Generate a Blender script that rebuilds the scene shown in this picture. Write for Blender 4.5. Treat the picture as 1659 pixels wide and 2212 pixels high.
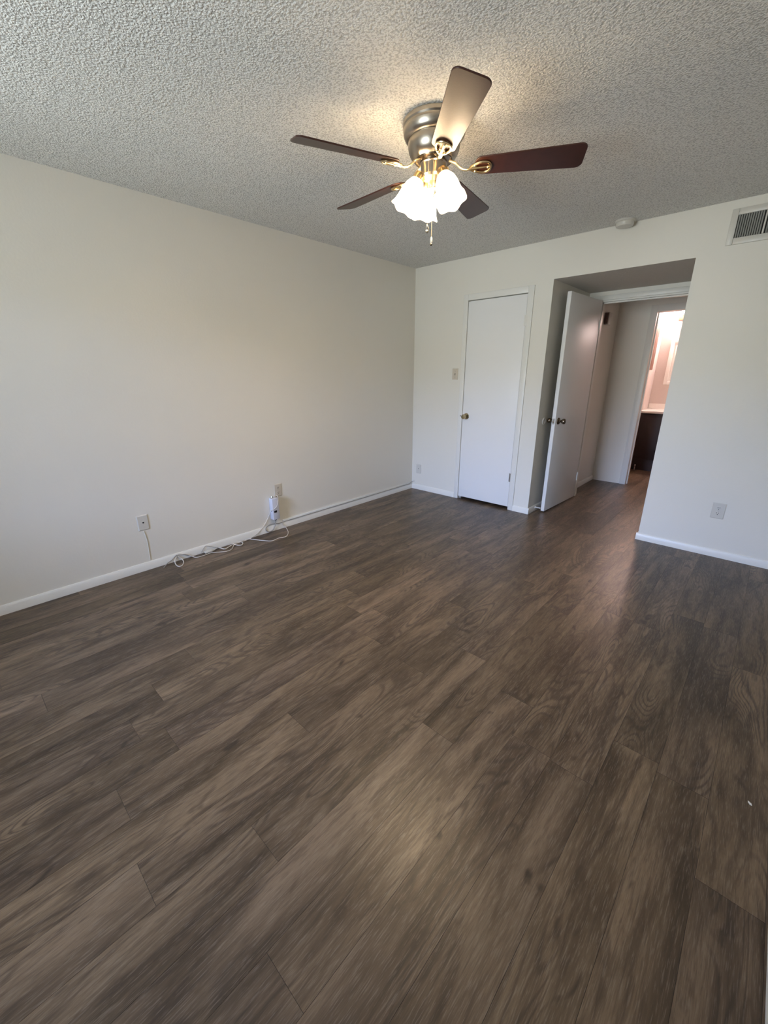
import bpy, bmesh, math, random
from mathutils import Vector, Matrix

for o in list(bpy.data.objects):
    bpy.data.objects.remove(o, do_unlink=True)
SC = bpy.context.scene
COL = SC.collection
R = math.radians

# ------------------------------------------------------------------ camera
YAW, PITCH, ROLL = -0.748924042, 0.326987988, -0.00403769
CAM = Vector((3.15949676, -3.91713152, 1.37623349))
fw = Vector((math.sin(YAW) * math.cos(PITCH), math.cos(YAW) * math.cos(PITCH), -math.sin(PITCH)))
rt = Vector((math.cos(YAW), -math.sin(YAW), 0))
up = rt.cross(fw)
r2 = rt * math.cos(ROLL) + up * math.sin(ROLL)
u2 = -rt * math.sin(ROLL) + up * math.cos(ROLL)
cd = bpy.data.cameras.new('camera')
cam = bpy.data.objects.new('camera', cd)
COL.objects.link(cam)
m = Matrix((r2, u2, -fw)).transposed().to_4x4()
m.translation = CAM
cam.matrix_world = m
cd.sensor_fit = 'VERTICAL'
cd.sensor_height = 24.0
cd.lens = 24.0 * 885.390531 / 2212.0
cd.clip_start = 0.02
SC.camera = cam

# ------------------------------------------------------------------ world, exposure
SKY_STRENGTH = 22.0
FAN_GLOW = 10.0
FAN_BULB = 580.0
BATH_GLOW = 118.0
SC.view_settings.view_transform = 'Standard'
SC.view_settings.look = 'None'
SC.view_settings.gamma = 1.0
SC.view_settings.use_curve_mapping = False
SC.view_settings.exposure = 0.32

W = bpy.data.worlds.new('world')
SC.world = W
W.use_nodes = True
nt = W.node_tree
nt.nodes.clear()
wo = nt.nodes.new('ShaderNodeOutputWorld')
bg = nt.nodes.new('ShaderNodeBackground')
tc = nt.nodes.new('ShaderNodeTexCoord')
sp = nt.nodes.new('ShaderNodeSeparateXYZ')
rp = nt.nodes.new('ShaderNodeValToRGB')
nt.links.new(tc.outputs['Generated'], sp.inputs[0])
nt.links.new(sp.outputs['Z'], rp.inputs[0])
nt.links.new(rp.outputs[0], bg.inputs[0])
nt.links.new(bg.outputs[0], wo.inputs[0])
cr = rp.color_ramp            # ground and trees below about 8 degrees, bright overcast sky above
cr.elements[0].position = 0.0
cr.elements[0].color = (0.52, 0.58, 0.60, 1)
cr.elements[1].position = 0.16
cr.elements[1].color = (0.76, 1.0, 1.62, 1)
e = cr.elements.new(0.09)
e.color = (0.34, 0.38, 0.36, 1)
bg.inputs[1].default_value = SKY_STRENGTH

# daylight window opening in the rear wall (behind the camera)
WX0, WX1, WZ0, WZ1 = 0.70, 2.45, 0.75, 2.15
REAR = -5.1
WING = 2.3           # reach of the side walls added outside to narrow the window's daylight
pd = bpy.data.lights.new('window_portal', 'AREA')
pd.shape = 'RECTANGLE'
pd.size = WX1 - WX0
pd.size_y = WZ1 - WZ0
pd.cycles.is_portal = True
po = bpy.data.objects.new('window_portal', pd)
COL.objects.link(po)
po.location = ((WX0 + WX1) / 2, REAR - 0.06, (WZ0 + WZ1) / 2)
po.rotation_euler = (R(90), 0, 0)

# ------------------------------------------------------------------ material helpers
def srgb(r, g, b):
    f = lambda c: (c / 255 / 12.92) if c / 255 <= 0.04045 else ((c / 255 + 0.055) / 1.055) ** 2.4
    return (f(r), f(g), f(b), 1)

def mat(name, color, rough=0.6, metal=0.0, bump=None, vary=0.0, vscale=3.0, spec=0.5, coat=0.0, emit=None, estr=0.0, trans=0.0):
    M = bpy.data.materials.new(name)
    M.use_nodes = True
    t = M.node_tree
    b = t.nodes['Principled BSDF']
    b.inputs['Base Color'].default_value = color
    b.inputs['Roughness'].default_value = rough
    b.inputs['Metallic'].default_value = metal
    b.inputs['Specular IOR Level'].default_value = spec
    b.inputs['Coat Weight'].default_value = coat
    b.inputs['Transmission Weight'].default_value = trans
    if emit:
        b.inputs['Emission Color'].default_value = emit
        b.inputs['Emission Strength'].default_value = estr
    g = t.nodes.new('ShaderNodeNewGeometry')
    if vary:
        n = t.nodes.new('ShaderNodeTexNoise')
        n.inputs['Scale'].default_value = vscale
        n.inputs['Detail'].default_value = 4
        t.links.new(g.outputs['Position'], n.inputs['Vector'])
        mx = t.nodes.new('ShaderNodeMix')
        mx.data_type = 'RGBA'
        mx.inputs[6].default_value = tuple(c * (1 - vary) for c in color[:3]) + (1,)
        mx.inputs[7].default_value = tuple(min(1, c * (1 + vary)) for c in color[:3]) + (1,)
        t.links.new(n.outputs['Fac'], mx.inputs[0])
        t.links.new(mx.outputs[2], b.inputs['Base Color'])
    if bump:
        sc, dist, st = bump
        n = t.nodes.new('ShaderNodeTexNoise')
        n.inputs['Scale'].default_value = sc
        n.inputs['Detail'].default_value = 3
        t.links.new(g.outputs['Position'], n.inputs['Vector'])
        bp = t.nodes.new('ShaderNodeBump')
        bp.inputs['Distance'].default_value = dist
        bp.inputs['Strength'].default_value = st
        t.links.new(n.outputs['Fac'], bp.inputs['Height'])
        t.links.new(bp.outputs[0], b.inputs['Normal'])
    return M

M_WALL = mat('wall_paint', (0.80, 0.775, 0.70, 1), 0.42, bump=(70, 0.002, 0.25), vary=0.02, vscale=1.7)
M_TRIM = mat('trim_paint', (0.82, 0.81, 0.76, 1), 0.35, bump=(40, 0.002, 0.25), vary=0.02)
M_DOOR = mat('door_paint', (0.86, 0.855, 0.84, 1), 0.42, bump=(18, 0.0012, 0.2), vary=0.015)
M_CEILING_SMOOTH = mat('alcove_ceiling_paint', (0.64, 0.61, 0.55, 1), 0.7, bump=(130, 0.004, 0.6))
M_NICKEL = mat('brushed_nickel', (0.46, 0.41, 0.34, 1), 0.30, 1.0, bump=(60, 0.001, 0.1))
M_BRASS = mat('antique_brass', (0.72, 0.56, 0.32, 1), 0.28, 1.0, bump=(60, 0.001, 0.1))
M_KNOB = mat('aged_brass_knob', (0.42, 0.35, 0.22, 1), 0.12, 1.0, bump=(60, 0.0005, 0.05))
M_DARKMETAL = mat('dark_bronze', (0.22, 0.17, 0.12, 1), 0.25, 1.0, bump=(60, 0.001, 0.1))
M_CHROME = mat('steel', (0.60, 0.60, 0.60, 1), 0.25, 1.0, bump=(60, 0.001, 0.1))
M_PLASTIC = mat('white_plastic', (0.66, 0.64, 0.58, 1), 0.35, vary=0.02)
M_IVORY = mat('ivory_plastic', (0.62, 0.56, 0.46, 1), 0.4, vary=0.02)
M_BLACK = mat('black_plastic', (0.01, 0.01, 0.012, 1), 0.4, vary=0.02)
M_DARK = mat('dark_gap', (0.02, 0.018, 0.015, 1), 0.8, vary=0.05)
M_CABLE = mat('white_cable', (0.72, 0.68, 0.62, 1), 0.45, vary=0.03)
M_GREYCABLE = mat('grey_cable', (0.36, 0.34, 0.31, 1), 0.5, vary=0.03)
M_VANITY = mat('espresso_wood', (0.010, 0.0025, 0.002, 1), 0.5, bump=(90, 0.001, 0.3), vary=0.3, vscale=12)
M_OAK = mat('reddish_cabinet_wood', (0.26, 0.085, 0.045, 1), 0.4, bump=(90, 0.001, 0.3), vary=0.15, vscale=14)
M_COUNTER = mat('cultured_marble', (0.80, 0.77, 0.72, 1), 0.2, vary=0.03, vscale=9)
M_MIRROR = mat('mirror_glass', (0.85, 0.85, 0.85, 1), 0.03, 1.0, vary=0.005)
M_SHADE = mat('frosted_glass_lit', (0.9, 0.86, 0.78, 1), 0.4, emit=(1.0, 0.77, 0.50, 1), estr=FAN_GLOW, vary=0.01)
M_BULB = mat('bulb_lit', (0.9, 0.9, 0.85, 1), 0.4, emit=(1.0, 0.77, 0.50, 1), estr=FAN_BULB, vary=0.01)
M_BATHGLOW = mat('bath_globe_lit', (0.9, 0.88, 0.84, 1), 0.4, emit=(1.0, 0.76, 0.72, 1), estr=BATH_GLOW, vary=0.01)
M_VENTIN = mat('vent_louvre_metal', (0.36, 0.36, 0.33, 1), 0.45, bump=(60, 0.001, 0.1))
M_BATHWALL = mat('bath_wall_paint', (0.60, 0.535, 0.50, 1), 0.45, bump=(90, 0.003, 0.6), vary=0.02)

def glass_let_through(M, f):
    # frosted glass lets part of the bulb's light straight through
    t = M.node_tree
    out = [n for n in t.nodes if n.type == 'OUTPUT_MATERIAL'][0]
    b = t.nodes['Principled BSDF']
    tr_ = t.nodes.new('ShaderNodeBsdfTransparent')
    mx = t.nodes.new('ShaderNodeMixShader')
    mx.inputs[0].default_value = f
    t.links.new(b.outputs[0], mx.inputs[1]); t.links.new(tr_.outputs[0], mx.inputs[2])
    t.links.new(mx.outputs[0], out.inputs[0])
glass_let_through(M_SHADE, 0.14)

def popcorn():
    M = bpy.data.materials.new('popcorn_ceiling')
    M.use_nodes = True
    t = M.node_tree
    b = t.nodes['Principled BSDF']
    b.inputs['Roughness'].default_value = 0.75
    b.inputs['Specular IOR Level'].default_value = 0.3
    g = t.nodes.new('ShaderNodeNewGeometry')
    n1 = t.nodes.new('ShaderNodeTexNoise'); n1.inputs['Scale'].default_value = 120; n1.inputs['Detail'].default_value = 2.5; n1.inputs['Roughness'].default_value = 0.55
    v = t.nodes.new('ShaderNodeTexVoronoi'); v.inputs['Scale'].default_value = 118; v.feature = 'SMOOTH_F1'; v.inputs['Smoothness'].default_value = 0.35
    t.links.new(g.outputs['Position'], n1.inputs['Vector'])
    va = t.nodes.new('ShaderNodeVectorMath'); va.operation = 'MULTIPLY_ADD'
    va.inputs[1].default_value = (0.012, 0.012, 0.012)
    t.links.new(n1.outputs['Color'], va.inputs[0]); t.links.new(g.outputs['Position'], va.inputs[2])
    t.links.new(va.outputs[0], v.inputs['Vector'])
    ma = t.nodes.new('ShaderNodeMath'); ma.operation = 'MULTIPLY_ADD'
    ma.inputs[1].default_value = -0.9
    t.links.new(v.outputs['Distance'], ma.inputs[0]); t.links.new(n1.outputs['Fac'], ma.inputs[2])
    r = t.nodes.new('ShaderNodeMapRange'); r.inputs[1].default_value = -0.25; r.inputs[2].default_value = 0.42
    t.links.new(ma.outputs[0], r.inputs[0])
    bp = t.nodes.new('ShaderNodeBump'); bp.inputs['Strength'].default_value = 0.9; bp.inputs['Distance'].default_value = 0.0055
    t.links.new(r.outputs[0], bp.inputs['Height'])
    t.links.new(bp.outputs[0], b.inputs['Normal'])
    cr_ = t.nodes.new('ShaderNodeValToRGB')
    cr_.color_ramp.elements[0].position = 0.05; cr_.color_ramp.elements[0].color = (0.60, 0.59, 0.56, 1)
    cr_.color_ramp.elements[1].position = 0.5; cr_.color_ramp.elements[1].color = (0.88, 0.87, 0.83, 1)
    t.links.new(r.outputs[0], cr_.inputs[0]); t.links.new(cr_.outputs[0], b.inputs['Base Color'])
    return M
M_POPCORN = popcorn()

def plank_mat():
    M = bpy.data.materials.new('vinyl_plank')
    M.use_nodes = True
    t = M.node_tree
    N = t.nodes.new
    L = t.links.new
    b = t.nodes['Principled BSDF']
    uv = N('ShaderNodeUVMap'); uv.uv_map = 'plank'          # u across, v along, metres
    at = N('ShaderNodeAttribute'); at.attribute_name = 'plank_id'   # random colour per plank
    sep = N('ShaderNodeSeparateColor'); L(at.outputs['Color'], sep.inputs[0])
    # per-plank offset
    off = N('ShaderNodeVectorMath'); off.operation = 'MULTIPLY_ADD'
    L(at.outputs['Color'], off.inputs[0]); off.inputs[1].default_value = (37, 53, 71); L(uv.outputs[0], off.inputs[2])
    def stretch(sx, sy):
        s = N('ShaderNodeVectorMath'); s.operation = 'MULTIPLY'; s.inputs[1].default_value = (sx, sy, 1)
        L(off.outputs[0], s.inputs[0]); return s.outputs[0]
    def noise(vec, scale, detail=4, rough=0.55, dist=0.0):
        n = N('ShaderNodeTexNoise'); n.inputs['Scale'].default_value = scale; n.inputs['Detail'].default_value = detail
        n.inputs['Roughness'].default_value = rough; n.inputs['Distortion'].default_value = dist
        L(vec, n.inputs['Vector']); return n.outputs['Fac']
    def mapr(v, a, b_, c=0.0, d=1.0):
        r = N('ShaderNodeMapRange'); r.inputs[1].default_value = a; r.inputs[2].default_value = b_
        r.inputs[3].default_value = c; r.inputs[4].default_value = d; L(v, r.inputs[0]); return r.outputs[0]
    def mix(f, a, c, mode='MIX'):
        x = N('ShaderNodeMix'); x.data_type = 'RGBA'; x.blend_type = mode
        if isinstance(f, float): x.inputs[0].default_value = f
        else: L(f, x.inputs[0])
        for i, q in ((6, a), (7, c)):
            if isinstance(q, tuple): x.inputs[i].default_value = q
            else: L(q, x.inputs[i])
        return x.outputs[2]
    def math_(op, a, c):
        x = N('ShaderNodeMath'); x.operation = op
        for i, q in ((0, a), (1, c)):
            if isinstance(q, (int, float)): x.inputs[i].default_value = q
            else: L(q, x.inputs[i])
        return x.outputs[0]
    soft = noise(stretch(7, 1.3), 1.0, 3, 0.55, 0.8)           # broad cloudy bands
    streak = noise(stretch(19, 3.0), 1.0, 4, 0.60, 1.0)         # mid streaks
    thin = noise(stretch(85, 3.0), 1.0, 4, 0.60, 0.3)           # narrow streaks
    fine = noise(stretch(360, 22), 1.0, 3, 0.6)                 # fine fibres
    field = noise(stretch(7, 1.3), 1.0, 1.2, 0.35, 0.25)
    rings = math_('SINE', math_('MULTIPLY', field, 150.0), 0.0)
    ringm = math_('MULTIPLY', mapr(rings, 0.0, 1.0), mapr(noise(stretch(6, 1.8), 1.0, 2), 0.47, 0.56))
    knot = mapr(noise(stretch(15, 6.0), 1.0, 2, 0.5, 0.8), 0.665, 0.76)
    BASE1 = (0.052, 0.033, 0.018, 1); BASE2 = (0.188, 0.130, 0.080, 1)
    c = mix(mapr(soft, 0.34, 0.66), BASE1, BASE2)
    c = mix(mapr(streak, 0.50, 0.66, 0.0, 0.72), c, (0.036, 0.022, 0.014, 1))
    c = mix(mapr(streak, 0.46, 0.32, 0.0, 0.34), c, (0.225, 0.165, 0.108, 1))
    c = mix(mapr(thin, 0.52, 0.68, 0.0, 0.42), c, (0.042, 0.027, 0.017, 1))
    c = mix(mapr(thin, 0.46, 0.32, 0.0, 0.28), c, (0.19, 0.138, 0.090, 1))
    c = mix(math_('MULTIPLY', ringm, 0.72), c, (0.046, 0.031, 0.021, 1))
    c = mix(math_('MULTIPLY', mapr(fine, 0.52, 0.66), 0.38), c, (0.055, 0.040, 0.028, 1))
    c = mix(math_('MULTIPLY', mapr(fine, 0.46, 0.34), 0.30), c, (0.28, 0.228, 0.178, 1))
    c = mix(math_('MULTIPLY', knot, 0.80), c, (0.026, 0.017, 0.012, 1))
    br = mapr(sep.outputs[0], 0, 1, 0.84, 1.16)
    comb = N('ShaderNodeCombineColor'); L(br, comb.inputs[0]); L(br, comb.inputs[1]); L(math_('MULTIPLY', br, mapr(sep.outputs[1], 0, 1, 0.96, 1.03)), comb.inputs[2])
    c = mix(1.0, c, comb.outputs[0], 'MULTIPLY')
    L(c, b.inputs['Base Color'])
    L(mapr(fine, 0.3, 0.7, 0.29, 0.41), b.inputs['Roughness'])
    b.inputs['Specular IOR Level'].default_value = 0.40
    bp = N('ShaderNodeBump'); bp.inputs['Distance'].default_value = 0.0006; bp.inputs['Strength'].default_value = 0.5
    L(math_('SUBTRACT', 1.0, fine), bp.inputs['Height']); L(bp.outputs[0], b.inputs['Normal'])
    return M
M_PLANK = plank_mat()

# ------------------------------------------------------------------ mesh helpers
class MB:
    def __init__(s):
        s.bm = bmesh.new()
    def box(s, a, b, bevel=0.0):
        x0, y0, z0 = a; x1, y1, z1 = b
        v = [s.bm.verts.new(q) for q in ((x0,y0,z0),(x1,y0,z0),(x1,y1,z0),(x0,y1,z0),(x0,y0,z1),(x1,y0,z1),(x1,y1,z1),(x0,y1,z1))]
        fs = [s.bm.faces.new([v[i] for i in q]) for q in ((0,3,2,1),(4,5,6,7),(0,1,5,4),(1,2,6,5),(2,3,7,6),(3,0,4,7))]
        if bevel:
            es = list({e for f in fs for e in f.edges})
            bmesh.ops.bevel(s.bm, geom=es, offset=bevel, segments=2, profile=0.5, affect='EDGES')
        return s
    def lathe(s, prof, seg=32, mtx=None, scallop=None, cap=True):
        """prof: (r, z) from one end to the other, about local z"""
        rings = []
        n = len(prof)
        for i, (r, z) in enumerate(prof):
            ring = []
            for k in range(seg):
                a = 2 * math.pi * k / seg
                rr, zz = r, z
                if scallop:
                    w, cnt = scallop
                    t_ = max(0.0, (i / (n - 1) - 0.45) / 0.55) if n > 1 else 0
                    rr = r * (1 + w * 1.2 * t_ * math.cos(cnt * a))
                    zz = z - w * 0.10 * t_ * math.cos(cnt * a)
                p = Vector((rr * math.cos(a), rr * math.sin(a), zz))
                if mtx: p = mtx @ p
                ring.append(s.bm.verts.new(p))
            rings.append(ring)
        for a_, b_ in zip(rings, rings[1:]):
            for k in range(seg):
                f = s.bm.faces.new((a_[k], a_[(k+1) % seg], b_[(k+1) % seg], b_[k])); f.smooth = True
        if cap:
            for rg in (rings[0], rings[-1]):
                if prof[0 if rg is rings[0] else -1][0] > 1e-6:
                    s.bm.faces.new(rg)
        return s
    def tube(s, pts, r, seg=8, closed=False, flat=1.0):
        P = [Vector(p) for p in pts]
        rings = []
        n = len(P)
        prev = None
        for i in range(n):
            if closed: d = P[(i+1) % n] - P[i-1]
            else: d = P[min(i+1, n-1)] - P[max(i-1, 0)]
            d.normalize()
            ref = Vector((0, 0, 1)) if abs(d.z) < 0.95 else Vector((1, 0, 0))
            if prev is None: a = d.cross(ref).normalized()
            else:
                a = prev - d * prev.dot(d)
                a = a.normalized() if a.length > 1e-6 else d.cross(ref).normalized()
            prev = a
            b = d.cross(a)
            rr = r[i] if isinstance(r, (list, tuple)) else r
            rings.append([s.bm.verts.new(P[i] + a * rr * math.cos(2*math.pi*k/seg) + b * rr * flat * math.sin(2*math.pi*k/seg)) for k in range(seg)])
        pairs = list(zip(rings, rings[1:])) + ([(rings[-1], rings[0])] if closed else [])
        for a_, b_ in pairs:
            for k in range(seg):
                f = s.bm.faces.new((a_[k], a_[(k+1) % seg], b_[(k+1) % seg], b_[k])); f.smooth = True
        if not closed:
            s.bm.faces.new(rings[0]); s.bm.faces.new(rings[-1])
        return s
    def sphere(s, c, r, sx=1, sy=1, sz=1, mtx=None):
        M_ = Matrix.Translation(c) @ Matrix.Diagonal((r*sx, r*sy, r*sz, 1))
        if mtx: M_ = mtx @ M_
        g = bmesh.ops.create_uvsphere(s.bm, u_segments=20, v_segments=12, radius=1, matrix=M_)
        for v in g['verts']:
            for f in v.link_faces: f.smooth = True
        return s
    def prism(s, outline, z0, z1, mtx=None):
        a = [s.bm.verts.new((mtx @ Vector((x, y, z0))) if mtx else (x, y, z0)) for x, y in outline]
        b = [s.bm.verts.new((mtx @ Vector((x, y, z1))) if mtx else (x, y, z1)) for x, y in outline]
        s.bm.faces.new(a[::-1]); s.bm.faces.new(b)
        n = len(a)
        for k in range(n): s.bm.faces.new((a[k], a[(k+1) % n], b[(k+1) % n], b[k]))
        return s
    def build(s, name, m_, parent=None, label=None):
        bmesh.ops.recalc_face_normals(s.bm, faces=s.bm.faces[:])
        me = bpy.data.meshes.new(name)
        s.bm.to_mesh(me); s.bm.free()
        me.set_sharp_from_angle(angle=R(32))
        o = bpy.data.objects.new(name, me)
        COL.objects.link(o)
        if m_: me.materials.append(m_)
        if parent:
            o.parent = parent
            # shapes are written in the parent's own coordinates
        if label: o['label'] = label
        return o

def tag(o, label, cat, group=None, kind=None):
    o['label'] = label; o['category'] = cat
    if group: o['group'] = group
    if kind: o['kind'] = kind
    return o
def struct(name, mb, m_, label=None):
    o = mb.build(name, m_)
    o['kind'] = 'structure'
    if label: o['label'] = label
    return o
def empty(name, loc=(0, 0, 0), rot=(0, 0, 0)):
    o = bpy.data.objects.new(name, None)
    COL.objects.link(o)
    o.location = loc; o.rotation_euler = rot; o.empty_display_size = 0.05
    return o
def spline(pts, n=8):
    P = [Vector(p) for p in pts]
    P = [P[0]] + P + [P[-1]]
    out = []
    for i in range(1, len(P) - 2):
        p0, p1, p2, p3 = P[i-1], P[i], P[i+1], P[i+2]
        for k in range(n):
            t = k / n
            out.append(0.5 * ((2*p1) + (-p0+p2)*t + (2*p0-5*p1+4*p2-p3)*t*t + (-p0+3*p1-3*p2+p3)*t**3))
    out.append(P[-2])
    return out

# ------------------------------------------------------------------ the room
H = 2.44
RX = 3.455          # right wall face
ALX0, ALX1, ALH, ALY = 1.527, 2.524, 2.137, 0.94
DWY1 = 1.06
HLX, HFY, HH = 1.54, 1.97, 2.155
BLX, BFY = 1.735, 3.55

# floor: planks run along y; one mesh, each plank its own quad with its own id
def build_floor():
    rnd = random.Random(11)
    PW, PL = 0.1524, 1.22
    phase = {}      # strip index -> y of a visible end joint
    X0 = 2.824
    known = {-1: -2.64, -2: -2.447, -3: -2.455 - .38, -4: -3.533, -5: -3.82, 0: -1.427 - 0.61 + 0.0, 1: -2.392, 2: -2.434, 3: -2.744,
             -9: -3.66, -10: -3.52, -14: -2.78}
    known[0] = -1.43; known[-1] = -2.64
    regions = [(-0.1, RX + 0.1, REAR - 0.1, 3.7)]
    bm = bmesh.new()
    uvl = bm.loops.layers.uv.new('plank')
    cl = bm.loops.layers.float_color.new('plank_id')
    i0 = int(math.floor((-0.1 - X0) / PW)) - 1
    i1 = int(math.ceil((RX + 0.1 - X0) / PW)) + 1
    g = 0.0004
    for i in range(i0, i1):
        xa, xb = X0 + i * PW, X0 + (i + 1) * PW
        ph = known.get(i, rnd.uniform(0, PL))
        y = ph - math.ceil((ph - (REAR - 0.1)) / PL) * PL - 0.0
        while y < 3.7:
            ya, yb = y, y + PL
            col = (rnd.random(), rnd.random(), rnd.random(), 1)
            flip = rnd.random() < 0.5
            v = [bm.verts.new(q) for q in ((xa+g, ya+g, 0), (xb-g, ya+g, 0), (xb-g, yb-g, 0), (xa+g, yb-g, 0))]
            f = bm.faces.new(v)
            for lp in f.loops:
                x_, y_ = lp.vert.co.x - xa, lp.vert.co.y - ya
                lp[uvl].uv = ((PW - x_, PL - y_) if flip else (x_, y_))
                lp[cl] = col
            f.material_index = 0
            # bevelled seam around the plank
            w = [bm.verts.new(q) for q in ((xa, ya, -0.0012), (xb, ya, -0.0012), (xb, yb, -0.0012), (xa, yb, -0.0012))]
            for k in range(4):
                ff = bm.faces.new((w[k], w[(k+1) % 4], v[(k+1) % 4], v[k])); ff.material_index = 1
            y += PL
    # underside slab
    for q in ((-0.1, REAR-0.1), ):
        a = [bm.verts.new(p) for p in ((-0.15, REAR-0.15, -0.05), (RX+0.15, REAR-0.15, -0.05), (RX+0.15, 3.8, -0.05), (-0.15, 3.8, -0.05))]
        f = bm.faces.new(a[::-1]); f.material_index = 1
    me = bpy.data.meshes.new('floor')
    bm.normal_update()
    bm.to_mesh(me); bm.free()
    me.materials.append(M_PLANK)
    me.materials.append(mat('plank_seam', (0.035, 0.026, 0.02, 1), 0.6, vary=0.1))
    o = bpy.data.objects.new('floor', me); COL.objects.link(o)
    o['kind'] = 'structure'
build_floor()

struct('ceiling', MB().box((-0.12, REAR - 0.12, H), (RX + 0.12, 0.12, H + 0.12)), M_POPCORN)
struct('wall_left', MB().box((-0.12, REAR, -0.02), (0, 0.12, H)), M_WALL)
wb = MB()
CDX0, CDX1, CDH = 0.687, 1.310, 2.056       # closet door hole
wb.box((0, 0, -0.02), (CDX0, 0.12, H))
wb.box((CDX0, 0, CDH), (CDX1, 0.12, H))
wb.box((CDX1, 0, -0.02), (ALX0, 0.12, H))
wb.box((ALX0, 0, ALH), (ALX1, 0.12, H))
wb.box((ALX1, 0, -0.02), (RX, 0.12, H))
struct('wall_back', wb, M_WALL)
struct('wall_right', MB().box((RX, REAR, -0.02), (RX + 0.12, 0.12, H)), M_WALL)
wr = MB()
wr.box((-0.12, REAR - 0.12, -0.02), (WX0, REAR, H)); wr.box((WX1, REAR - 0.12, -0.02), (RX + 0.12, REAR, H))
wr.box((WX0, REAR - 0.12, -0.02), (WX1, REAR, WZ0)); wr.box((WX0, REAR - 0.12, WZ1), (WX1, REAR, H))
struct('wall_rear', wr, M_WALL)
M_BLOCKER = mat('daylight_blocker_brown', (0.20, 0.17, 0.13, 1), 0.8, bump=(30, 0.004, 0.5), vary=0.1)  # dull brown for the added daylight blockers outside the window
struct('daylight_blocker_left', MB().box((WX0 - 0.15, REAR - WING, -0.2), (WX0 - 0.01, REAR - 0.125, 3.2)), M_BLOCKER)  # added out of view to limit the sideways spread of daylight
struct('daylight_blocker_top', MB().box((WX0 - 0.15, REAR - 1.3, 2.45), (WX1 + 0.15, REAR - 0.125, 2.55)), M_BLOCKER)  # roof added out of view, keeps steep skylight off the near floor
struct('daylight_blocker_right', MB().box((WX1 + 0.01, REAR - WING, -0.2), (WX1 + 0.15, REAR - 0.125, 3.2)), M_BLOCKER)  # matching blocker added on the other side of the window
struct('wall_alcove_left', MB().box((ALX0 - 0.12, 0.12, -0.02), (ALX0, ALY, H)), M_WALL)
struct('wall_alcove_right', MB().box((ALX1, 0.12, -0.02), (ALX1 + 0.12, ALY, H)), M_WALL)
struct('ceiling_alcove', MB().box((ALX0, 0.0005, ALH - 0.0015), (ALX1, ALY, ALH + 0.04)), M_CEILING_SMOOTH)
DX0, DX1, DH = 1.628, 2.43, 2.060           # doorway between room and hall
wd = MB()
wd.box((ALX0 - 0.12, ALY, -0.02), (DX0, DWY1, H)); wd.box((DX1, ALY, -0.02), (3.1, DWY1, H)); wd.box((DX0, ALY, DH), (DX1, DWY1, H))
struct('wall_doorway', wd, M_WALL)
struct('wall_hall_left', MB().box((HLX - 0.12, DWY1, -0.02), (HLX, HFY, H)), M_WALL)
BDX0, BDX1, BDH = 1.945, 2.62, 2.028        # bathroom doorway
wh = MB()
wh.box((HLX - 0.12, HFY, -0.02), (BDX0, HFY + 0.12, H)); wh.box((BDX1, HFY, -0.02), (3.4, HFY + 0.12, H)); wh.box((BDX0, HFY, BDH), (BDX1, HFY + 0.12, H))
struct('wall_hall_far', wh, M_WALL)
struct('wall_hall_right', MB().box((3.0, DWY1, -0.02), (3.1, HFY, H)), M_WALL)
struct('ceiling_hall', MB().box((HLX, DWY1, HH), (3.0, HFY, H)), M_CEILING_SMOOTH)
struct('wall_bath_left', MB().box((BLX - 0.12, HFY + 0.12, -0.02), (BLX, BFY + 0.1, H)), M_BATHWALL)
struct('wall_bath_far', MB().box((BLX, BFY, -0.02), (3.3, BFY + 0.1, H)), M_BATHWALL)
struct('wall_bath_right', MB().box((3.3, HFY + 0.12, -0.02), (3.4, BFY + 0.1, H)), M_BATHWALL)
struct('ceiling_bath', MB().box((BLX - 0.12, HFY, H), (3.4, BFY + 0.1, H + 0.1)), M_BATHWALL)
# the dark closet behind the white closet door
cl_ = MB()
cl_.box((0.45, 0.75, -0.02), (1.407, 0.80, H)); cl_.box((0.40, 0.12, -0.02), (0.45, 0.80, H)); cl_.box((0.45, 0.12, H - 0.02), (1.407, 0.80, H + 0.04))
struct('wall_closet', cl_, M_WALL)

# window in the rear wall, behind the camera: frame and mullion only
wf = MB()
for a, b in (((WX0, WZ0), (WX1, WZ0 + 0.04)), ((WX0, WZ1 - 0.04), (WX1, WZ1)), ((WX0, WZ0), (WX0 + 0.04, WZ1)), ((WX1 - 0.04, WZ0), (WX1, WZ1)), (((WX0+WX1)/2 - 0.02, WZ0), ((WX0+WX1)/2 + 0.02, WZ1))):
    wf.box((a[0], REAR - 0.09, a[1]), (b[0], REAR - 0.04, b[1]))
struct('window_1', wf, M_TRIM)

# baseboards: small board with rounded top, 60 mm high
def base_profile_run(mb, p0, p1, nx, ny, h=0.060, t=0.013):
    """board from p0 to p1 (x,y), sticking out along (nx,ny)"""
    prof = [(0, 0.0), (t, 0.0), (t, h - 0.016), (t - 0.003, h - 0.010), (t - 0.004, h - 0.006), (t - 0.008, h), (0, h)]
    A = [mb.bm.verts.new((p0[0] + nx * d, p0[1] + ny * d, z)) for d, z in prof]
    B = [mb.bm.verts.new((p1[0] + nx * d, p1[1] + ny * d, z)) for d, z in prof]
    n = len(prof)
    for k in range(n): mb.bm.faces.new((A[k], A[(k+1) % n], B[(k+1) % n], B[k]))
    mb.bm.faces.new(A); mb.bm.faces.new(B[::-1])
bl = MB(); base_profile_run(bl, (0, REAR), (0, 0), 1, 0); struct('baseboard_left', bl, M_TRIM)
bb = MB(); base_profile_run(bb, (0.013, 0), (0.636, 0), 0, -1); base_profile_run(bb, (1.366, 0), (ALX0 + 0.013, 0), 0, -1)
struct('baseboard_back', bb, M_TRIM)
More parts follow.
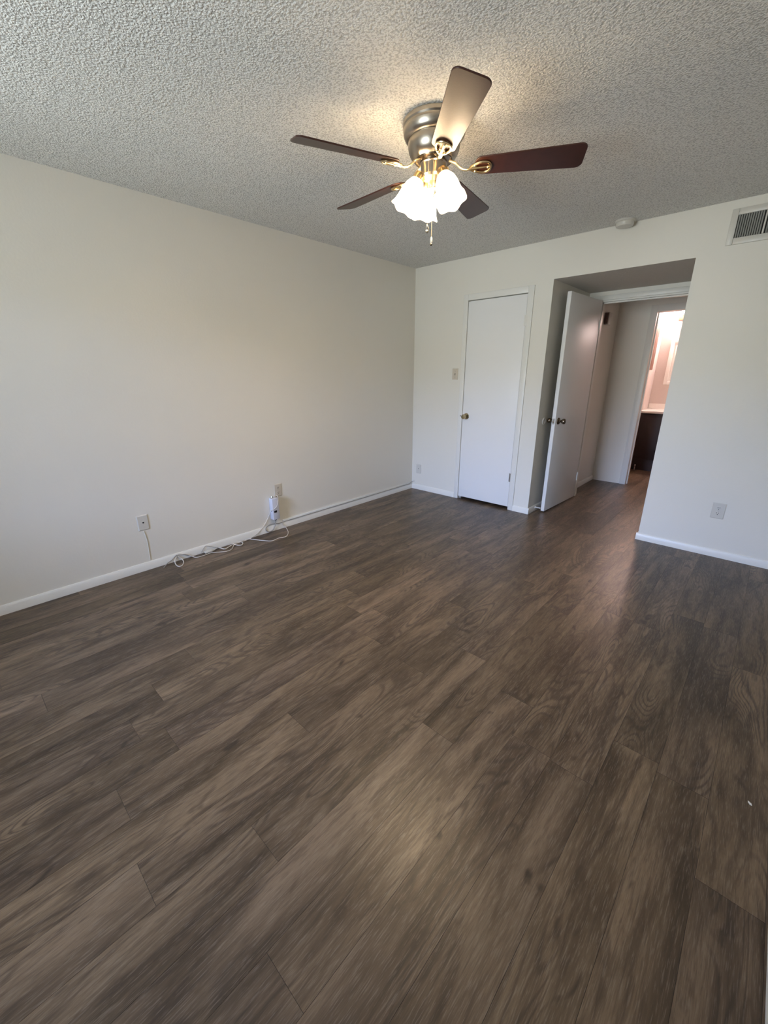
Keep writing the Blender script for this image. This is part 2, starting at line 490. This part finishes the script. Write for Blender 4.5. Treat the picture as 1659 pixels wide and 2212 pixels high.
b3 = MB(); base_profile_run(b3, (ALX0, 0.0), (ALX0, ALY), 1, 0); struct('baseboard_alcove_left', b3, M_TRIM)
b3 = MB(); base_profile_run(b3, (ALX1 - 0.013, 0), (RX, 0), 0, -1); struct('baseboard_back_right', b3, M_TRIM)
b3 = MB(); base_profile_run(b3, (ALX1, 0.0), (ALX1, ALY), -1, 0); struct('baseboard_alcove_right', b3, M_TRIM)
b3 = MB(); base_profile_run(b3, (RX, REAR), (RX, -0.013), -1, 0, t=0.016); struct('baseboard_right', b3, M_TRIM)
b3 = MB(); base_profile_run(b3, (HLX, DWY1), (HLX, HFY), 1, 0); struct('baseboard_hall', b3, M_TRIM)

# ---- closet door casing and door
tr = MB()
cw = 0.056
tr.box((CDX0 - 0.050, -0.012, 0), (CDX0, 0, CDH + cw), 0.003)
tr.box((CDX1, -0.012, 0), (CDX1 + cw, 0, CDH + cw), 0.003)
tr.box((CDX0, -0.012, CDH), (CDX1, 0, CDH + cw), 0.003)
struct('trim_1', tr, M_TRIM, 'white flat casing around the closed closet door')
js = MB()
js.box((CDX0, 0.037, 0), (CDX0 + 0.012, 0.115, CDH)); js.box((CDX1 - 0.012, 0.037, 0), (CDX1, 0.115, CDH)); js.box((CDX0 + 0.012, 0.037, CDH - 0.012), (CDX1 - 0.012, 0.115, CDH))
struct('trim_2', js, M_TRIM)
d1 = empty('door_1', (CDX1 - 0.006, 0.0, 0))
d1['kind'] = 'structure'; d1['label'] = 'closed flat white closet door with a round knob at its left edge'
DW = CDX1 - CDX0
# local coordinates: hinge at x=0, door extends to -x
MB().box((-(DW - 0.008), 0.0, 0.030), (0, 0.034, CDH - 0.008), 0.0015).build('door_panel', M_DOOR, d1)
def knob(mb_parent, base, direction, m_, r=0.026, name='door_knob', label=None, rose=0.033):
    """tulip shaped knob; base point on the door face, direction outward"""
    d = Vector(direction).normalized()
    M_ = Matrix.Translation(base) @ d.to_track_quat('Z', 'Y').to_matrix().to_4x4()
    mb = MB()
    mb.lathe([(rose, 0), (rose, 0.003), (rose * 0.86, 0.009), (0.015, 0.012), (0.011, 0.018), (0.011, 0.026), (0.015, 0.032),
              (r * 0.86, 0.040), (r, 0.050), (r, 0.058), (r * 0.88, 0.065), (r * 0.45, 0.067), (r * 0.42, 0.063), (0.0001, 0.063)], 28, M_)
    return mb.build(name, m_, mb_parent, label)
knob(d1, (0.735 - (CDX1 - 0.006), 0.0, 0.930), (0, -1, 0), M_KNOB)
for zc in (1.828, 0.345):
    hg = MB(); hg.lathe([(0.0001, zc - 0.046), (0.006, zc - 0.045), (0.006, zc + 0.045), (0.0001, zc + 0.046)], 10, Matrix.Translation((0.004, -0.006, 0)))
    hg.box((-0.014, -0.0018, zc - 0.044), (0.002, 0.0, zc + 0.044))
    hg.build('hinge', M_CHROME if zc < 1 else M_TRIM, d1)
sk = MB().box((CDX0 - 0.020, -0.0145, 0.925), (CDX0 - 0.014, -0.012, 0.94))
sk = tag(sk.build('strike_mark', M_DARK), 'tiny dark latch notch on the casing left of the closet knob', 'latch')

# ---- doorway jamb + casing, hall side door leaf standing open
tj = MB()
tj.box((DX0 - 0.055, ALY - 0.014, 0), (DX0 + 0.004, ALY, DH + 0.038), 0.002)
tj.box((DX1 - 0.004, ALY - 0.014, 0), (DX1 + 0.055, ALY, DH + 0.038), 0.002)
tj.box((DX0 + 0.004, ALY - 0.014, DH - 0.004), (DX1 - 0.004, ALY, DH + 0.038), 0.002)
struct('trim_3', tj, M_TRIM, 'white casing around the doorway at the back of the alcove')
tj = MB()
tj.box((DX0, ALY, 0), (DX0 + 0.018, DWY1 + 0.012, DH)); tj.box((DX1 - 0.018, ALY, 0), (DX1, DWY1 + 0.012, DH)); tj.box((DX0 + 0.018, ALY, DH - 0.018), (DX1 - 0.018, DWY1 + 0.012, DH))
tj.box((DX0 + 0.018, ALY + 0.04, 0), (DX0 + 0.03, ALY + 0.075, DH - 0.018)); tj.box((DX0 + 0.018, ALY + 0.04, DH - 0.03), (DX1 - 0.018, ALY + 0.075, DH - 0.018))
tj.box((DX1 - 0.03, ALY + 0.04, 0), (DX1 - 0.018, ALY + 0.075, DH - 0.03))
struct('trim_4', tj, M_TRIM)
# strip between casing and alcove ceiling
st = MB().box((ALX0, ALY - 0.004, DH + 0.039), (ALX1, ALY, ALH)); struct('trim_5', st, M_WALL)

near = Vector((1.6185, 0.150, 0)); far = Vector((1.648, 0.925, 0))
ang = math.atan2(near.y - far.y, near.x - far.x)
LL = (near - far).length
d2 = empty('door_2', (far.x, far.y, 0), (0, 0, ang))
d2['kind'] = 'structure'; d2['label'] = 'flat white bedroom door standing wide open into the alcove'
MB().box((0, -0.0175, 0.014), (LL, 0.0175, 2.050), 0.0015).build('door_panel', M_DOOR, d2)
kx = LL - 0.068
# local +y points to world +x side (ang about -92 deg)
knob(d2, (kx, 0.0175, 0.926), (0, 1, 0), M_DARKMETAL)
knob(d2, (kx, -0.0175, 0.926), (0, -1, 0), M_DARKMETAL, r=0.024)
lt = MB().box((LL - 0.001, -0.012, 0.900), (LL + 0.0012, 0.012, 0.955)); lt.build('latch_plate', M_CHROME, d2)
lt = MB().box((LL, -0.006, 0.915), (LL + 0.010, 0.006, 0.935), 0.002); lt.build('latch_bolt', M_DARKMETAL, d2)
for zc in (1.83, 0.25):
    hg = MB(); hg.lathe([(0.0001, zc - 0.046), (0.006, zc - 0.045), (0.006, zc + 0.045), (0.0001, zc + 0.046)], 10, Matrix.Translation((0.0, 0.022, 0)))
    hg.build('hinge', M_TRIM, d2)

# ---- bathroom doorway casing
tb = MB()
tb.box((BDX0 - 0.065, HFY - 0.013, 0), (BDX0 + 0.003, HFY, BDH + 0.066), 0.002)
tb.box((BDX0 + 0.003, HFY - 0.013, BDH - 0.003), (BDX1 - 0.003, HFY, BDH + 0.066), 0.002)
tb.box((BDX1 - 0.003, HFY - 0.013, 0), (BDX1 + 0.065, HFY, BDH + 0.066), 0.002)
struct('trim_6', tb, M_TRIM, 'white casing around the bathroom doorway across the hall')
tb = MB()
tb.box((BDX0, HFY, 0), (BDX0 + 0.004, HFY + 0.125, BDH)); tb.box((BDX0 + 0.004, HFY + 0.045, 0), (BDX0 + 0.014, HFY + 0.08, BDH - 0.004))
tb.box((BDX0, HFY, BDH - 0.004), (BDX1, HFY + 0.125, BDH)); tb.box((BDX1 - 0.004, HFY, 0), (BDX1, HFY + 0.125, BDH - 0.004))
struct('trim_7', tb, M_TRIM)

# ------------------------------------------------------------------ bathroom things
v = empty('bathroom_vanity', (2.40, 3.0, 0))
tag(v, 'dark espresso vanity cabinet under a pale counter seen through the far doorway', 'cabinet')
VX0, VX1 = BLX + 0.004 - 2.40, 3.05 - 2.40
MB().box((VX0, 0.02, 0.0), (VX1, 0.545, 0.82)).build('body', M_VANITY, v)
for a, b in ((VX0 + 0.012, VX0 + 0.40), (VX0 + 0.41, VX0 + 0.80)):
    dm = MB(); dm.box((a, 0.002, 0.165), (b, 0.019, 0.80), 0.002)
    dm.box((a + 0.045, -0.001, 0.21), (b - 0.045, 0.002, 0.755), 0.001)
    dd = dm.build('cabinet_door', M_VANITY, v)
ct = MB().box((VX0 - 0.002, -0.012, 0.8205), (VX1 + 0.01, 0.547, 0.850), 0.004)
ct.box((VX0, 0.527, 0.850), (VX1, 0.547, 0.925), 0.002)
ct.build('countertop', M_COUNTER, v, 'pale cream counter with a low backsplash')
fx = empty('floor_fitting', (1.828, 2.955, 0))
tag(fx, 'small shiny metal fitting low on the floor before the dark vanity', 'fitting')
MB().lathe([(0.018, 0), (0.018, 0.006), (0.008, 0.012), (0.008, 0.055), (0.0001, 0.058)], 16).build('stem', M_CHROME, fx)
MB().lathe([(0.0001, 0.058), (0.010, 0.060), (0.012, 0.072), (0.010, 0.088), (0.0001, 0.092)], 16).build('cap', M_CHROME, fx)

wc = empty('wall_cabinet', (BLX, 2.30, 1.40))
tag(wc, 'reddish brown wooden wall cabinet high on the left bathroom wall', 'cabinet')
MB().box((0, -0.25, 0), (0.13, 0.30, 0.665)).build('body', M_OAK, wc)
for a, b in ((-0.245, 0.022), (0.028, 0.30)):
    MB().box((0.131, a, 0.0), (0.147, b, 0.662), 0.002).build('cabinet_door', M_OAK, wc)

mc = empty('medicine_cabinet', (2.12, BFY, 1.50))
tag(mc, 'white framed medicine cabinet on the pink-lit bathroom back wall', 'cabinet')
fr = MB()
x0, x1, z0, z1 = -0.25, 0.25, -0.30, 0.305
w_ = 0.048
for a, b in (((x0, z0), (x0 + w_, z1)), ((x1 - w_, z0), (x1, z1)), ((x0 + w_, z0), (x1 - w_, z0 + w_)), ((x0 + w_, z1 - w_), (x1 - w_, z1))):
    fr.box((a[0], -0.032, a[1]), (b[0], -0.001, b[1]), 0.004)
fr.build('frame', M_TRIM, mc)
pn = MB(); pn.box((x0 + w_, -0.020, z0 + w_), (x1 - w_, -0.002, z1 - w_)); pn.box((x0 + w_ + 0.022, -0.028, z0 + w_ + 0.022), (x1 - w_ - 0.022, -0.0201, z1 - w_ - 0.022), 0.004); pn.build('door_panel', M_TRIM, mc)

vl = empty('vanity_light', (2.20, BFY, 2.10))
tag(vl, 'lit bathroom wall light with glowing globes above the framed mirror', 'lamp')
MB().box((-0.30, -0.02, -0.035), (0.30, -0.001, 0.035), 0.004).build('backplate', M_BRASS, vl)
for sx in (-0.22, 0.0, 0.22):
    a = MB(); a.tube(spline([(sx, -0.02, 0), (sx, -0.07, -0.015), (sx, -0.10, 0.0), (sx, -0.10, 0.03)]), 0.007, 8)
    a.lathe([(0.0001, -0.02), (0.012, -0.018), (0.026, 0.0), (0.030, 0.025), (0.020, 0.03)], 16, Matrix.Translation((sx, -0.10, 0.0)))
    ar = a.build('lamp_arm', M_BRASS, vl)
    g = MB(); g.sphere((sx, -0.10, 0.095), 0.070)
    g.build('glass_globe', M_BATHGLOW, ar)

# ------------------------------------------------------------------ hall chime
ch = empty('door_chime', (HLX, 1.515, 1.945))
tag(ch, 'small door chime box with a dark slot high on the hall wall', 'chime')
MB().box((0.0, -0.035, -0.065), (0.045, 0.065, 0.065), 0.006).build('cover', M_PLASTIC, ch)
MB().box((0.002, -0.055, -0.055), (0.038, -0.036, 0.058), 0.003).build('side_slot', mat('brown_grille', (0.13, 0.075, 0.06, 1), 0.6, vary=0.1), ch)

# ------------------------------------------------------------------ plates on the walls
def plate_mb(w, h, t=0.006):
    mb = MB()
    prof = [(-w/2, -h/2), (w/2, -h/2), (w/2, h/2), (-w/2, h/2)]
    k = 0.005
    a = [mb.bm.verts.new((x, 0, z)) for x, z in prof]
    b = [mb.bm.verts.new((x, -t * 0.45, z)) for x, z in prof]
    c = [mb.bm.verts.new((x * (1 - 2*k/w), -t, z * (1 - 2*k/h))) for x, z in prof]
    for p, q in ((a, b), (b, c)):
        for i in range(4): mb.bm.faces.new((p[i], p[(i+1) % 4], q[(i+1) % 4], q[i]))
    mb.bm.faces.new(c); mb.bm.faces.new(a[::-1])
    return mb
def outlet(loc, rz, label, m_=None, w=0.082, h=0.122):
    o = empty('wall_outlet', loc, (0, 0, rz))
    tag(o, label, 'outlet')
    plate_mb(w, h).build('cover_plate', m_ or M_PLASTIC, o)
    for zc in (0.021, -0.021):
        s = MB()
        pts = [(0.0175 * math.cos(a) , max(-0.0135, min(0.0135, 0.0175 * math.sin(a)))) for a in [2*math.pi*k/24 for k in range(24)]]
        M_ = Matrix.Translation((0, 0, zc)) @ Matrix.Rotation(R(90), 4, 'X')
        s.prism(pts, 0.0062, 0.0085, M_)
        so = s.build('socket', m_ or M_PLASTIC, o)
        h_ = MB()
        h_.box((-0.0075, -0.0092, zc + 0.0005), (-0.0045, -0.0084, zc + 0.009)); h_.box((0.0045, -0.0092, zc + 0.0015), (0.0075, -0.0084, zc + 0.008))
        h_.lathe([(0.003, 0), (0.003, 0.0008)], 10, Matrix.Translation((0, -0.0084, zc - 0.0065)) @ Matrix.Rotation(R(90), 4, 'X'))
        h_.build('slots', M_BLACK, so)
    MB().lathe([(0.0032, 0), (0.002, 0.0012)], 10, Matrix.Translation((0, -0.006, 0)) @ Matrix.Rotation(R(90), 4, 'X')).build('screw', M_CHROME, o)
    return o
def jack(loc, rz, label, hole=0.006):
    o = empty('jack_plate', loc, (0, 0, rz))
    tag(o, label, 'wall plate')
    plate_mb(0.074, 0.112).build('cover_plate', M_PLASTIC, o)
    MB().lathe([(hole * 1.5, 0), (hole * 1.4, 0.002), (hole, 0.0022), (hole, 0.0008), (0.0001, 0.0006)], 16, Matrix.Translation((0, -0.006, 0.002)) @ Matrix.Rotation(R(90), 4, 'X')).build('jack_rim', M_PLASTIC, o)
    MB().lathe([(hole, 0.0), (hole, 0.0026), (0.0001, 0.0027)], 16, Matrix.Translation((0, -0.006, 0.002)) @ Matrix.Rotation(R(90), 4, 'X')).build('jack_hole', M_BLACK, o)
    return o
outlet((3.011, 0, 0.368), 0, 'white double outlet on the wall right of the alcove opening')
outlet((0, -1.939, 0.370), R(90), 'ivory double outlet on the left wall above the small white box', M_IVORY, 0.076, 0.116)
jack((0, -3.069, 0.362), R(90), 'white single-hole cable plate on the left wall, nearest the camera')
jack((0.106, 0, 0.258), 0, 'white jack plate on the back wall by the room corner', 0.004)

sw = empty('light_switch', (0.569, 0, 1.362))
tag(sw, 'light switch plate on the back wall left of the closet door', 'switch')
plate_mb(0.072, 0.113).build('cover_plate', M_IVORY, sw)
MB().box((-0.004, -0.0066, -0.011), (0.004, -0.0058, 0.011)).build('toggle_slot', M_DARK, sw)
tg = MB().box((-0.0033, -0.016, -0.004), (0.0033, -0.0065, 0.006), 0.001).build('toggle', M_IVORY, sw)
for zc in (0.03, -0.03):
    MB().lathe([(0.003, 0), (0.002, 0.0012)], 10, Matrix.Translation((0, -0.006, zc)) @ Matrix.Rotation(R(90), 4, 'X')).build('screw', M_CHROME, sw)

# wall bumper behind the open door, and the rod door stop
bu = MB().lathe([(0.001, 0), (0.0335, 0.0), (0.0335, 0.006), (0.029, 0.010), (0.024, 0.008), (0.020, 0.004), (0.0001, 0.004)], 28, Matrix.Translation((ALX0, 0.135, 0.923)) @ Matrix.Rotation(R(90), 4, 'Y'))
tag(bu.build('wall_bumper', M_PLASTIC), 'round white knob bumper on the alcove wall behind the open door', 'bumper')
ds = empty('door_stop', (ALX0 + 0.013, 0.150, 0.040))
tag(ds, 'white rod door stop on the baseboard behind the open door', 'door stop')
Ry = Matrix.Rotation(R(90), 4, 'Y')
MB().lathe([(0.012, 0), (0.012, 0.004), (0.008, 0.010), (0.0045, 0.012), (0.0045, 0.045)], 14, Ry).build('rod', M_TRIM, ds)
MB().lathe([(0.0045, 0.045), (0.008, 0.046), (0.008, 0.0565), (0.005, 0.058)], 14, Ry).build('rubber_tip', M_PLASTIC, ds)

# ------------------------------------------------------------------ smoke detector
sm = empty('smoke_detector', (2.047, -0.082, H))
tag(sm, 'round white smoke detector on the ceiling above the alcove opening', 'smoke detector')
MB().lathe([(0.068, 0), (0.068, -0.010), (0.063, -0.014)], 40).build('base_plate', M_PLASTIC, sm)
MB().lathe([(0.060, -0.014), (0.060, -0.030), (0.054, -0.040), (0.030, -0.044), (0.0001, -0.045)], 40).build('cover', M_PLASTIC, sm)

# ------------------------------------------------------------------ air vent
ve = empty('air_vent', (2.857, 0, 2.283))
tag(ve, 'white wall air vent with upright louvres near the ceiling', 'vent')
ww, hh, bw, bh = 0.181, 0.104, 0.036, 0.038
f = MB()
def bev(mb, x0, x1, z0, z1):
    mb.box((x0, -0.010, z0), (x1, 0.0, z1), 0.003)
bev(f, -ww, -ww + bw, -hh, hh); bev(f, ww - bw, ww, -hh, hh); bev(f, -ww + bw, ww - bw, hh - bh, hh); bev(f, -ww + bw, ww - bw, -hh, -hh + bh)
bev(f, -0.005, 0.005, -hh + bh, hh - bh)
f.build('frame', M_PLASTIC, ve)
MB().box((-ww + bw, -0.0012, -hh + bh), (ww - bw, -0.0002, hh - bh)).build('backing', M_DARK, ve)
nl = 11
for side in (-1, 1):
    for k in range(nl):
        x = side * (0.011 + (k + 0.5) * (ww - bw - 0.013) / nl)
        lm = MB()
        c_ = 0.0045
        q = [(x - c_, -0.009), (x - c_ + 0.0012, -0.0096), (x + c_, -0.0022), (x + c_ - 0.0012, -0.0016)]
        if side < 0: q = [(x + c_, -0.009), (x + c_ - 0.0012, -0.0096), (x - c_, -0.0022), (x - c_ + 0.0012, -0.0016)]
        lm.prism(q, -hh + bh, hh - bh)
        lm.build('louvre', M_VENTIN, ve)

# ------------------------------------------------------------------ cable raceway, box, cables
rw = MB()
rw.box((0.0005, -1.918, 0.061), (0.012, -0.052, 0.081), 0.003)
rc = rw.build('cable_raceway', M_TRIM)
tag(rc, 'long white cable raceway along the top of the left baseboard', 'cable raceway')
cg = MB().tube([(0.008, -1.93, 0.057), (0.0155, -1.80, 0.0625), (0.0155, -0.9, 0.0625), (0.0155, -0.06, 0.064), (0.02, -0.03, 0.085), (0.035, -0.006, 0.092), (0.045, 0.004, 0.092)], 0.0028, 8)
tag(cg.build('coax_cable', M_GREYCABLE), 'thin grey cable running along the raceway to the room corner', 'cable')

bx = empty('power_box', (0, -2.008, 0.0))
tag(bx, 'small white box with a black display hanging on the left wall under the outlet', 'device')
MB().box((0.001, -0.034, 0.118), (0.058, 0.034, 0.318), 0.006).build('body', mat('cool_white_plastic', (0.62, 0.63, 0.70, 1), 0.35, vary=0.02), bx)
MB().box((0.0575, -0.024, 0.186), (0.0592, 0.006, 0.206), 0.001).build('display', M_BLACK, bx)
MB().box((0.0, -0.0352, 0.190), (0.0, -0.0335, 0.200)) if False else None
MB().lathe([(0.004, 0), (0.004, 0.0012), (0.0001, 0.0013)], 12, Matrix.Translation((0.035, -0.034, 0.20)) @ Matrix.Rotation(R(90), 4, 'X')).build('button', M_BLACK, bx)
MB().box((0.022, -0.010, 0.106), (0.040, 0.008, 0.1185), 0.002).build('plug', M_BLACK, bx)
MB().lathe([(0.013, 0.316), (0.014, 0.326), (0.010, 0.336), (0.0001, 0.338)], 16, Matrix.Translation((0.028, -0.016, 0))).build('connector', M_CHROME, bx)

MB().tube(spline([(0.012, 0.043, 0.330), (0.040, 0.040, 0.318), (0.066, 0.018, 0.280), (0.068, -0.007, 0.238), (0.050, -0.040, 0.214), (0.030, -0.042, 0.208)]), 0.0028, 8).build('power_cord', M_CABLE, bx)


def cable(pts, r, m_, name, label, group=None, n=7):
    pts = [(x + (r - 0.003 if z < 0.006 else 0) , y, max(z, r + 0.0003)) for x, y, z in pts]
    o = MB().tube(spline(pts, n), r, 8).build(name, m_)
    tag(o, label, 'cable', group)
    return o
cable([(0.004, -3.076, 0.300), (0.0035, -3.070, 0.263), (0.0035, -3.066, 0.207), (0.0035, -3.069, 0.133), (0.004, -3.072, 0.067)], 0.0024, M_WALL, 'painted_wire', 'wall-coloured wire dropping from the nearest cable plate to the baseboard')
cable([(0.068, -3.011, 0.004), (0.022, -2.966, 0.010), (0.019, -2.929, 0.026), (0.019, -2.890, 0.052), (0.019, -2.855, 0.047), (0.019, -2.822, 0.029), (0.020, -2.789, 0.008)], 0.0028, M_GREYCABLE, 'loose_cable', 'grey cable end arching against the left baseboard, leftmost of the cables')
cable([(0.020, -2.892, 0.038), (0.022, -2.908, 0.019), (0.061, -2.924, 0.005), (0.123, -2.927, 0.004), (0.128, -2.901, 0.004), (0.074, -2.868, 0.004), (0.026, -2.862, 0.014), (0.022, -2.883, 0.04)], 0.0036, M_CABLE, 'looped_cable', 'white cable making a teardrop loop on the floor by the left baseboard')
cable([(0.024, -2.889, 0.055), (0.024, -2.829, 0.040), (0.026, -2.788, 0.012), (0.067, -2.765, 0.004), (0.074, -2.702, 0.004), (0.074, -2.644, 0.006), (0.130, -2.553, 0.004), (0.121, -2.497, 0.004), (0.059, -2.438, 0.010), (0.048, -2.362, 0.010), (0.030, -2.280, 0.004), (0.018, -2.182, 0.035), (0.006, -2.103, 0.088), (0.008, -2.060, 0.156), (0.018, -2.046, 0.19)], 0.0026, M_CABLE, 'trailing_cable', 'thin white cable trailing along the left wall up to the small box')
cable([(0.060, -2.638, 0.010), (0.030, -2.589, 0.009), (0.024, -2.557, 0.008), (0.089, -2.542, 0.010), (0.061, -2.487, 0.005), (0.024, -2.410, 0.005), (0.030, -2.372, 0.005), (0.070, -2.370, 0.004), (0.103, -2.398, 0.004), (0.084, -2.425, 0.005), (0.041, -2.445, 0.012)], 0.0042, M_CABLE, 'folded_cable', 'thick white cable folded in zigzag bends on the floor')
cable([(0.026, -2.326, 0.005), (0.048, -2.296, 0.012), (0.133, -2.232, 0.004), (0.212, -2.178, 0.004), (0.205, -2.102, 0.004), (0.220, -2.033, 0.004), (0.145, -1.960, 0.004), (0.030, -1.906, 0.005), (0.019, -1.932, 0.044), (0.008, -1.932, 0.070)], 0.0030, M_CABLE, 'stray_cable', 'white cable sweeping out on the floor below the raceway end')
cable([(0.020, -2.703, 0.012), (0.018, -2.669, 0.050), (0.018, -2.645, 0.049), (0.019, -2.595, 0.021), (0.030, -2.570, 0.016)], 0.0020, M_GREYCABLE, 'thin_wire', 'thin dark wire bent up against the baseboard above the cable bundle')
cable([(0.031, -2.009, 0.108), (0.030, -2.016, 0.060), (0.024, -2.045, 0.016), (0.020, -2.085, 0.012), (0.018, -2.110, 0.039), (0.012, -2.087, 0.064), (0.014, -2.037, 0.070), (0.016, -1.976, 0.062), (0.016, -1.925, 0.0625)], 0.0038, M_GREYCABLE, 'coiled_cable', 'grey cable looping below the small white box')
cw_ = MB().box((0.030, -2.690, 0.0085), (0.066, -2.628, 0.022), 0.005)
tag(cw_.build('cable_joiner', M_PLASTIC), 'short white joiner sleeve in the middle of the cables on the floor', 'cable joiner')

# chip of paint on the floor
cp = MB().prism([(-0.009, -0.001), (-0.002, -0.004), (0.006, -0.003), (0.009, 0.002), (0.001, 0.004)], 0.0, 0.0015, Matrix.Rotation(R(-60), 4, 'Z'))
co = cp.build('paint_chip', M_TRIM); co.location = (3.384, -2.357, 0.0003)
tag(co, 'tiny white paint chip on the floor near the right wall', 'chip')

# ------------------------------------------------------------------ ceiling fan
FX, FY = 1.77, -2.08
fan = empty('ceiling_fan', (FX, FY, H))
tag(fan, 'five-bladed ceiling fan with brushed metal housing and lit glass shades', 'ceiling fan')
hs = MB()
hs.lathe([(0.134, 0.0), (0.141, -0.006), (0.141, -0.020), (0.137, -0.026), (0.137, -0.030), (0.140, -0.036), (0.138, -0.052), (0.130, -0.066), (0.121, -0.072),
          (0.1165, -0.073), (0.1175, -0.085), (0.117, -0.098), (0.114, -0.111), (0.109, -0.123), (0.101, -0.134), (0.090, -0.143), (0.076, -0.149), (0.062, -0.152)], 64)
hs.build('motor_housing', M_NICKEL, fan)
MB().lathe([(0.0001, -0.128), (0.062, -0.128), (0.082, -0.136), (0.086, -0.142), (0.084, -0.150), (0.062, -0.156), (0.0001, -0.156)], 48).build('rotor_hub', M_DARKMETAL, fan)
MB().lathe([(0.062, -0.156), (0.063, -0.160), (0.058, -0.164), (0.0575, -0.205), (0.050, -0.214), (0.020, -0.222), (0.0001, -0.222)], 48).build('switch_housing', M_NICKEL, fan)
MB().lathe([(0.016, -0.222), (0.014, -0.245), (0.018, -0.252), (0.012, -0.268), (0.006, -0.285), (0.0001, -0.29)], 24).build('finial', M_BRASS, fan)

M_BLADE = mat('mahogany_blade', (0.050, 0.015, 0.009, 1), 0.32, vary=0.35, vscale=25, bump=(120, 0.0005, 0.3))
def blade_outline():
    L0, L1 = 0.185, 0.650
    pts = []
    wr_, wt = 0.052, 0.068
    # root (rounded), side, tip (rounded corners), side
    for k in range(9):
        a = math.pi/2 + math.pi * k / 8
        pts.append((L0 + 0.030 + 0.030 * math.cos(a), wr_ * math.sin(a)))
    cr_ = 0.028
    for k in range(7):
        a = -math.pi/2 + (math.pi/2) * k / 6
        pts.append((L1 - cr_ + cr_ * math.cos(a), -wt + cr_ + cr_ * math.sin(a)))
    for k in range(7):
        a = (math.pi/2) * k / 6
        pts.append((L1 - cr_ + cr_ * math.cos(a), wt - cr_ + cr_ * math.sin(a)))
    return pts
ZB = -0.180
bo = blade_outline()
for az in (31.0, -42.5, -112.0, -183.0, 102.0):
    T = Matrix.Rotation(R(az), 4, 'Z') @ Matrix.Translation((0, 0, ZB)) @ Matrix.Rotation(R(-14), 4, 'X')
    bmb = MB(); bmb.prism(bo, -0.003, 0.003, T)
    b = bmb.build('blade', M_BLADE, fan)
    bv = b.modifiers.new('bevel', 'BEVEL'); bv.width = 0.0015; bv.segments = 2
    Tz = Matrix.Rotation(R(az), 4, 'Z')
    im = MB()
    im.tube([Tz @ p for p in spline([(0.070, 0, -0.150), (0.100, 0, -0.163), (0.128, 0, -0.186), (0.150, 0, -0.193), (0.172, 0, -0.190)])], [0.012] * 9 + [0.010] * 8 + [0.009] * 16, 10, flat=0.45)
    # open oval plate that carries the blade
    ring = [T @ Vector((0.212 + 0.046 * math.cos(a), 0.030 * math.sin(a) * (1 + 0.35 * math.cos(a)), -0.0085)) for a in [2*math.pi*k/28 for k in range(28)]]
    im.tube(ring, 0.0052, 8, closed=True)
    for (sx, sy) in ((0.190, 0.018), (0.190, -0.018), (0.247, 0.0)):
        im.sphere((0, 0, 0), 1, mtx=T @ Matrix.Translation((sx, sy, -0.010)) @ Matrix.Diagonal((0.007, 0.007, 0.006, 1)))
    im.tube([T @ Vector(p) for p in ((0.165, 0, -0.009), (0.195, 0, -0.0095), (0.252, 0, -0.0085))], [0.008, 0.006, 0.004], 8)
    im.build('blade_arm', M_BRASS, b)

for az in (-11.0, -133.0, 147.0):
    Tz = Matrix.Rotation(R(az), 4, 'Z')
    am = MB()
    am.tube([Tz @ p for p in spline([(0.030, 0, -0.205), (0.044, 0, -0.214), (0.056, 0, -0.211), (0.064, 0, -0.204)])], 0.009, 10)
    tilt = Tz @ Matrix.Translation((0.062, 0, -0.203)) @ Matrix.Rotation(R(-26), 4, 'Y')
    am.lathe([(0.0001, 0.012), (0.020, 0.010), (0.027, -0.002), (0.0285, -0.026), (0.026, -0.030)], 24, tilt)
    a_ = am.build('light_arm', M_BRASS, fan)
    sh = MB()
    sh.lathe([(0.024, -0.020), (0.031, -0.030), (0.043, -0.050), (0.050, -0.075), (0.054, -0.105), (0.059, -0.128), (0.067, -0.146)], 60, tilt, scallop=(0.035, 6), cap=False)
    so = sh.build('glass_shade', M_SHADE, a_)
    sd = so.modifiers.new('solid', 'SOLIDIFY'); sd.thickness = 0.0025
    bu_ = MB(); bu_.sphere((0, 0, -0.078), 0.026, 1, 1, 1.35, tilt)
    bu_.build('bulb', M_BULB, a_)

def chain(parent, x, y, z0, z1, pend):
    mb = MB()
    n = int((z0 - z1) / 0.0045)
    mb.tube([(x, y, z0), (x, y, z1)], 0.0009, 6)
    for k in range(n):
        bmesh.ops.create_icosphere(mb.bm, subdivisions=1, radius=0.0017, matrix=Matrix.Translation((x, y, z0 - k * 0.0045)))
    c = mb.build('pull_chain', M_BRASS, parent)
    if pend == 'drop':
        tp = MB()
        loop = [(x + 0.0085 * math.sin(t) * (0.35 + 0.65 * (1 - math.cos(t)) / 2) , y, z1 - 0.016 - 0.0 + 0.016 * math.cos(t)) for t in [2 * math.pi * k / 24 for k in range(24)]]
        tp.tube(loop, 0.0018, 8, closed=True)
        tp.sphere((x, y, z1 - 0.027), 0.0072)
        tp.build('teardrop_pendant', M_NICKEL, c)
    else:
        MB().lathe([(0.0001, z1 + 0.001), (0.003, z1), (0.0052, z1 - 0.006), (0.0052, z1 - 0.022), (0.004, z1 - 0.025)], 14, Matrix.Translation((x, y, 0))).build('bell_pendant', M_PLASTIC, c)
        MB().sphere((x, y, z1 - 0.030), 0.0058).build('pendant_tip', M_DARKMETAL, c)
# small stubs on the neck feed the two chains, hanging on the side facing the window
def polar(r, a): return (r * math.cos(R(a)), r * math.sin(R(a)))
x, y = polar(0.062, -53)
chain(fan, x, y, -0.170, -0.462, 'bell')
x, y = polar(0.064, -72)
chain(fan, x, y, -0.170, -0.412, 'drop')
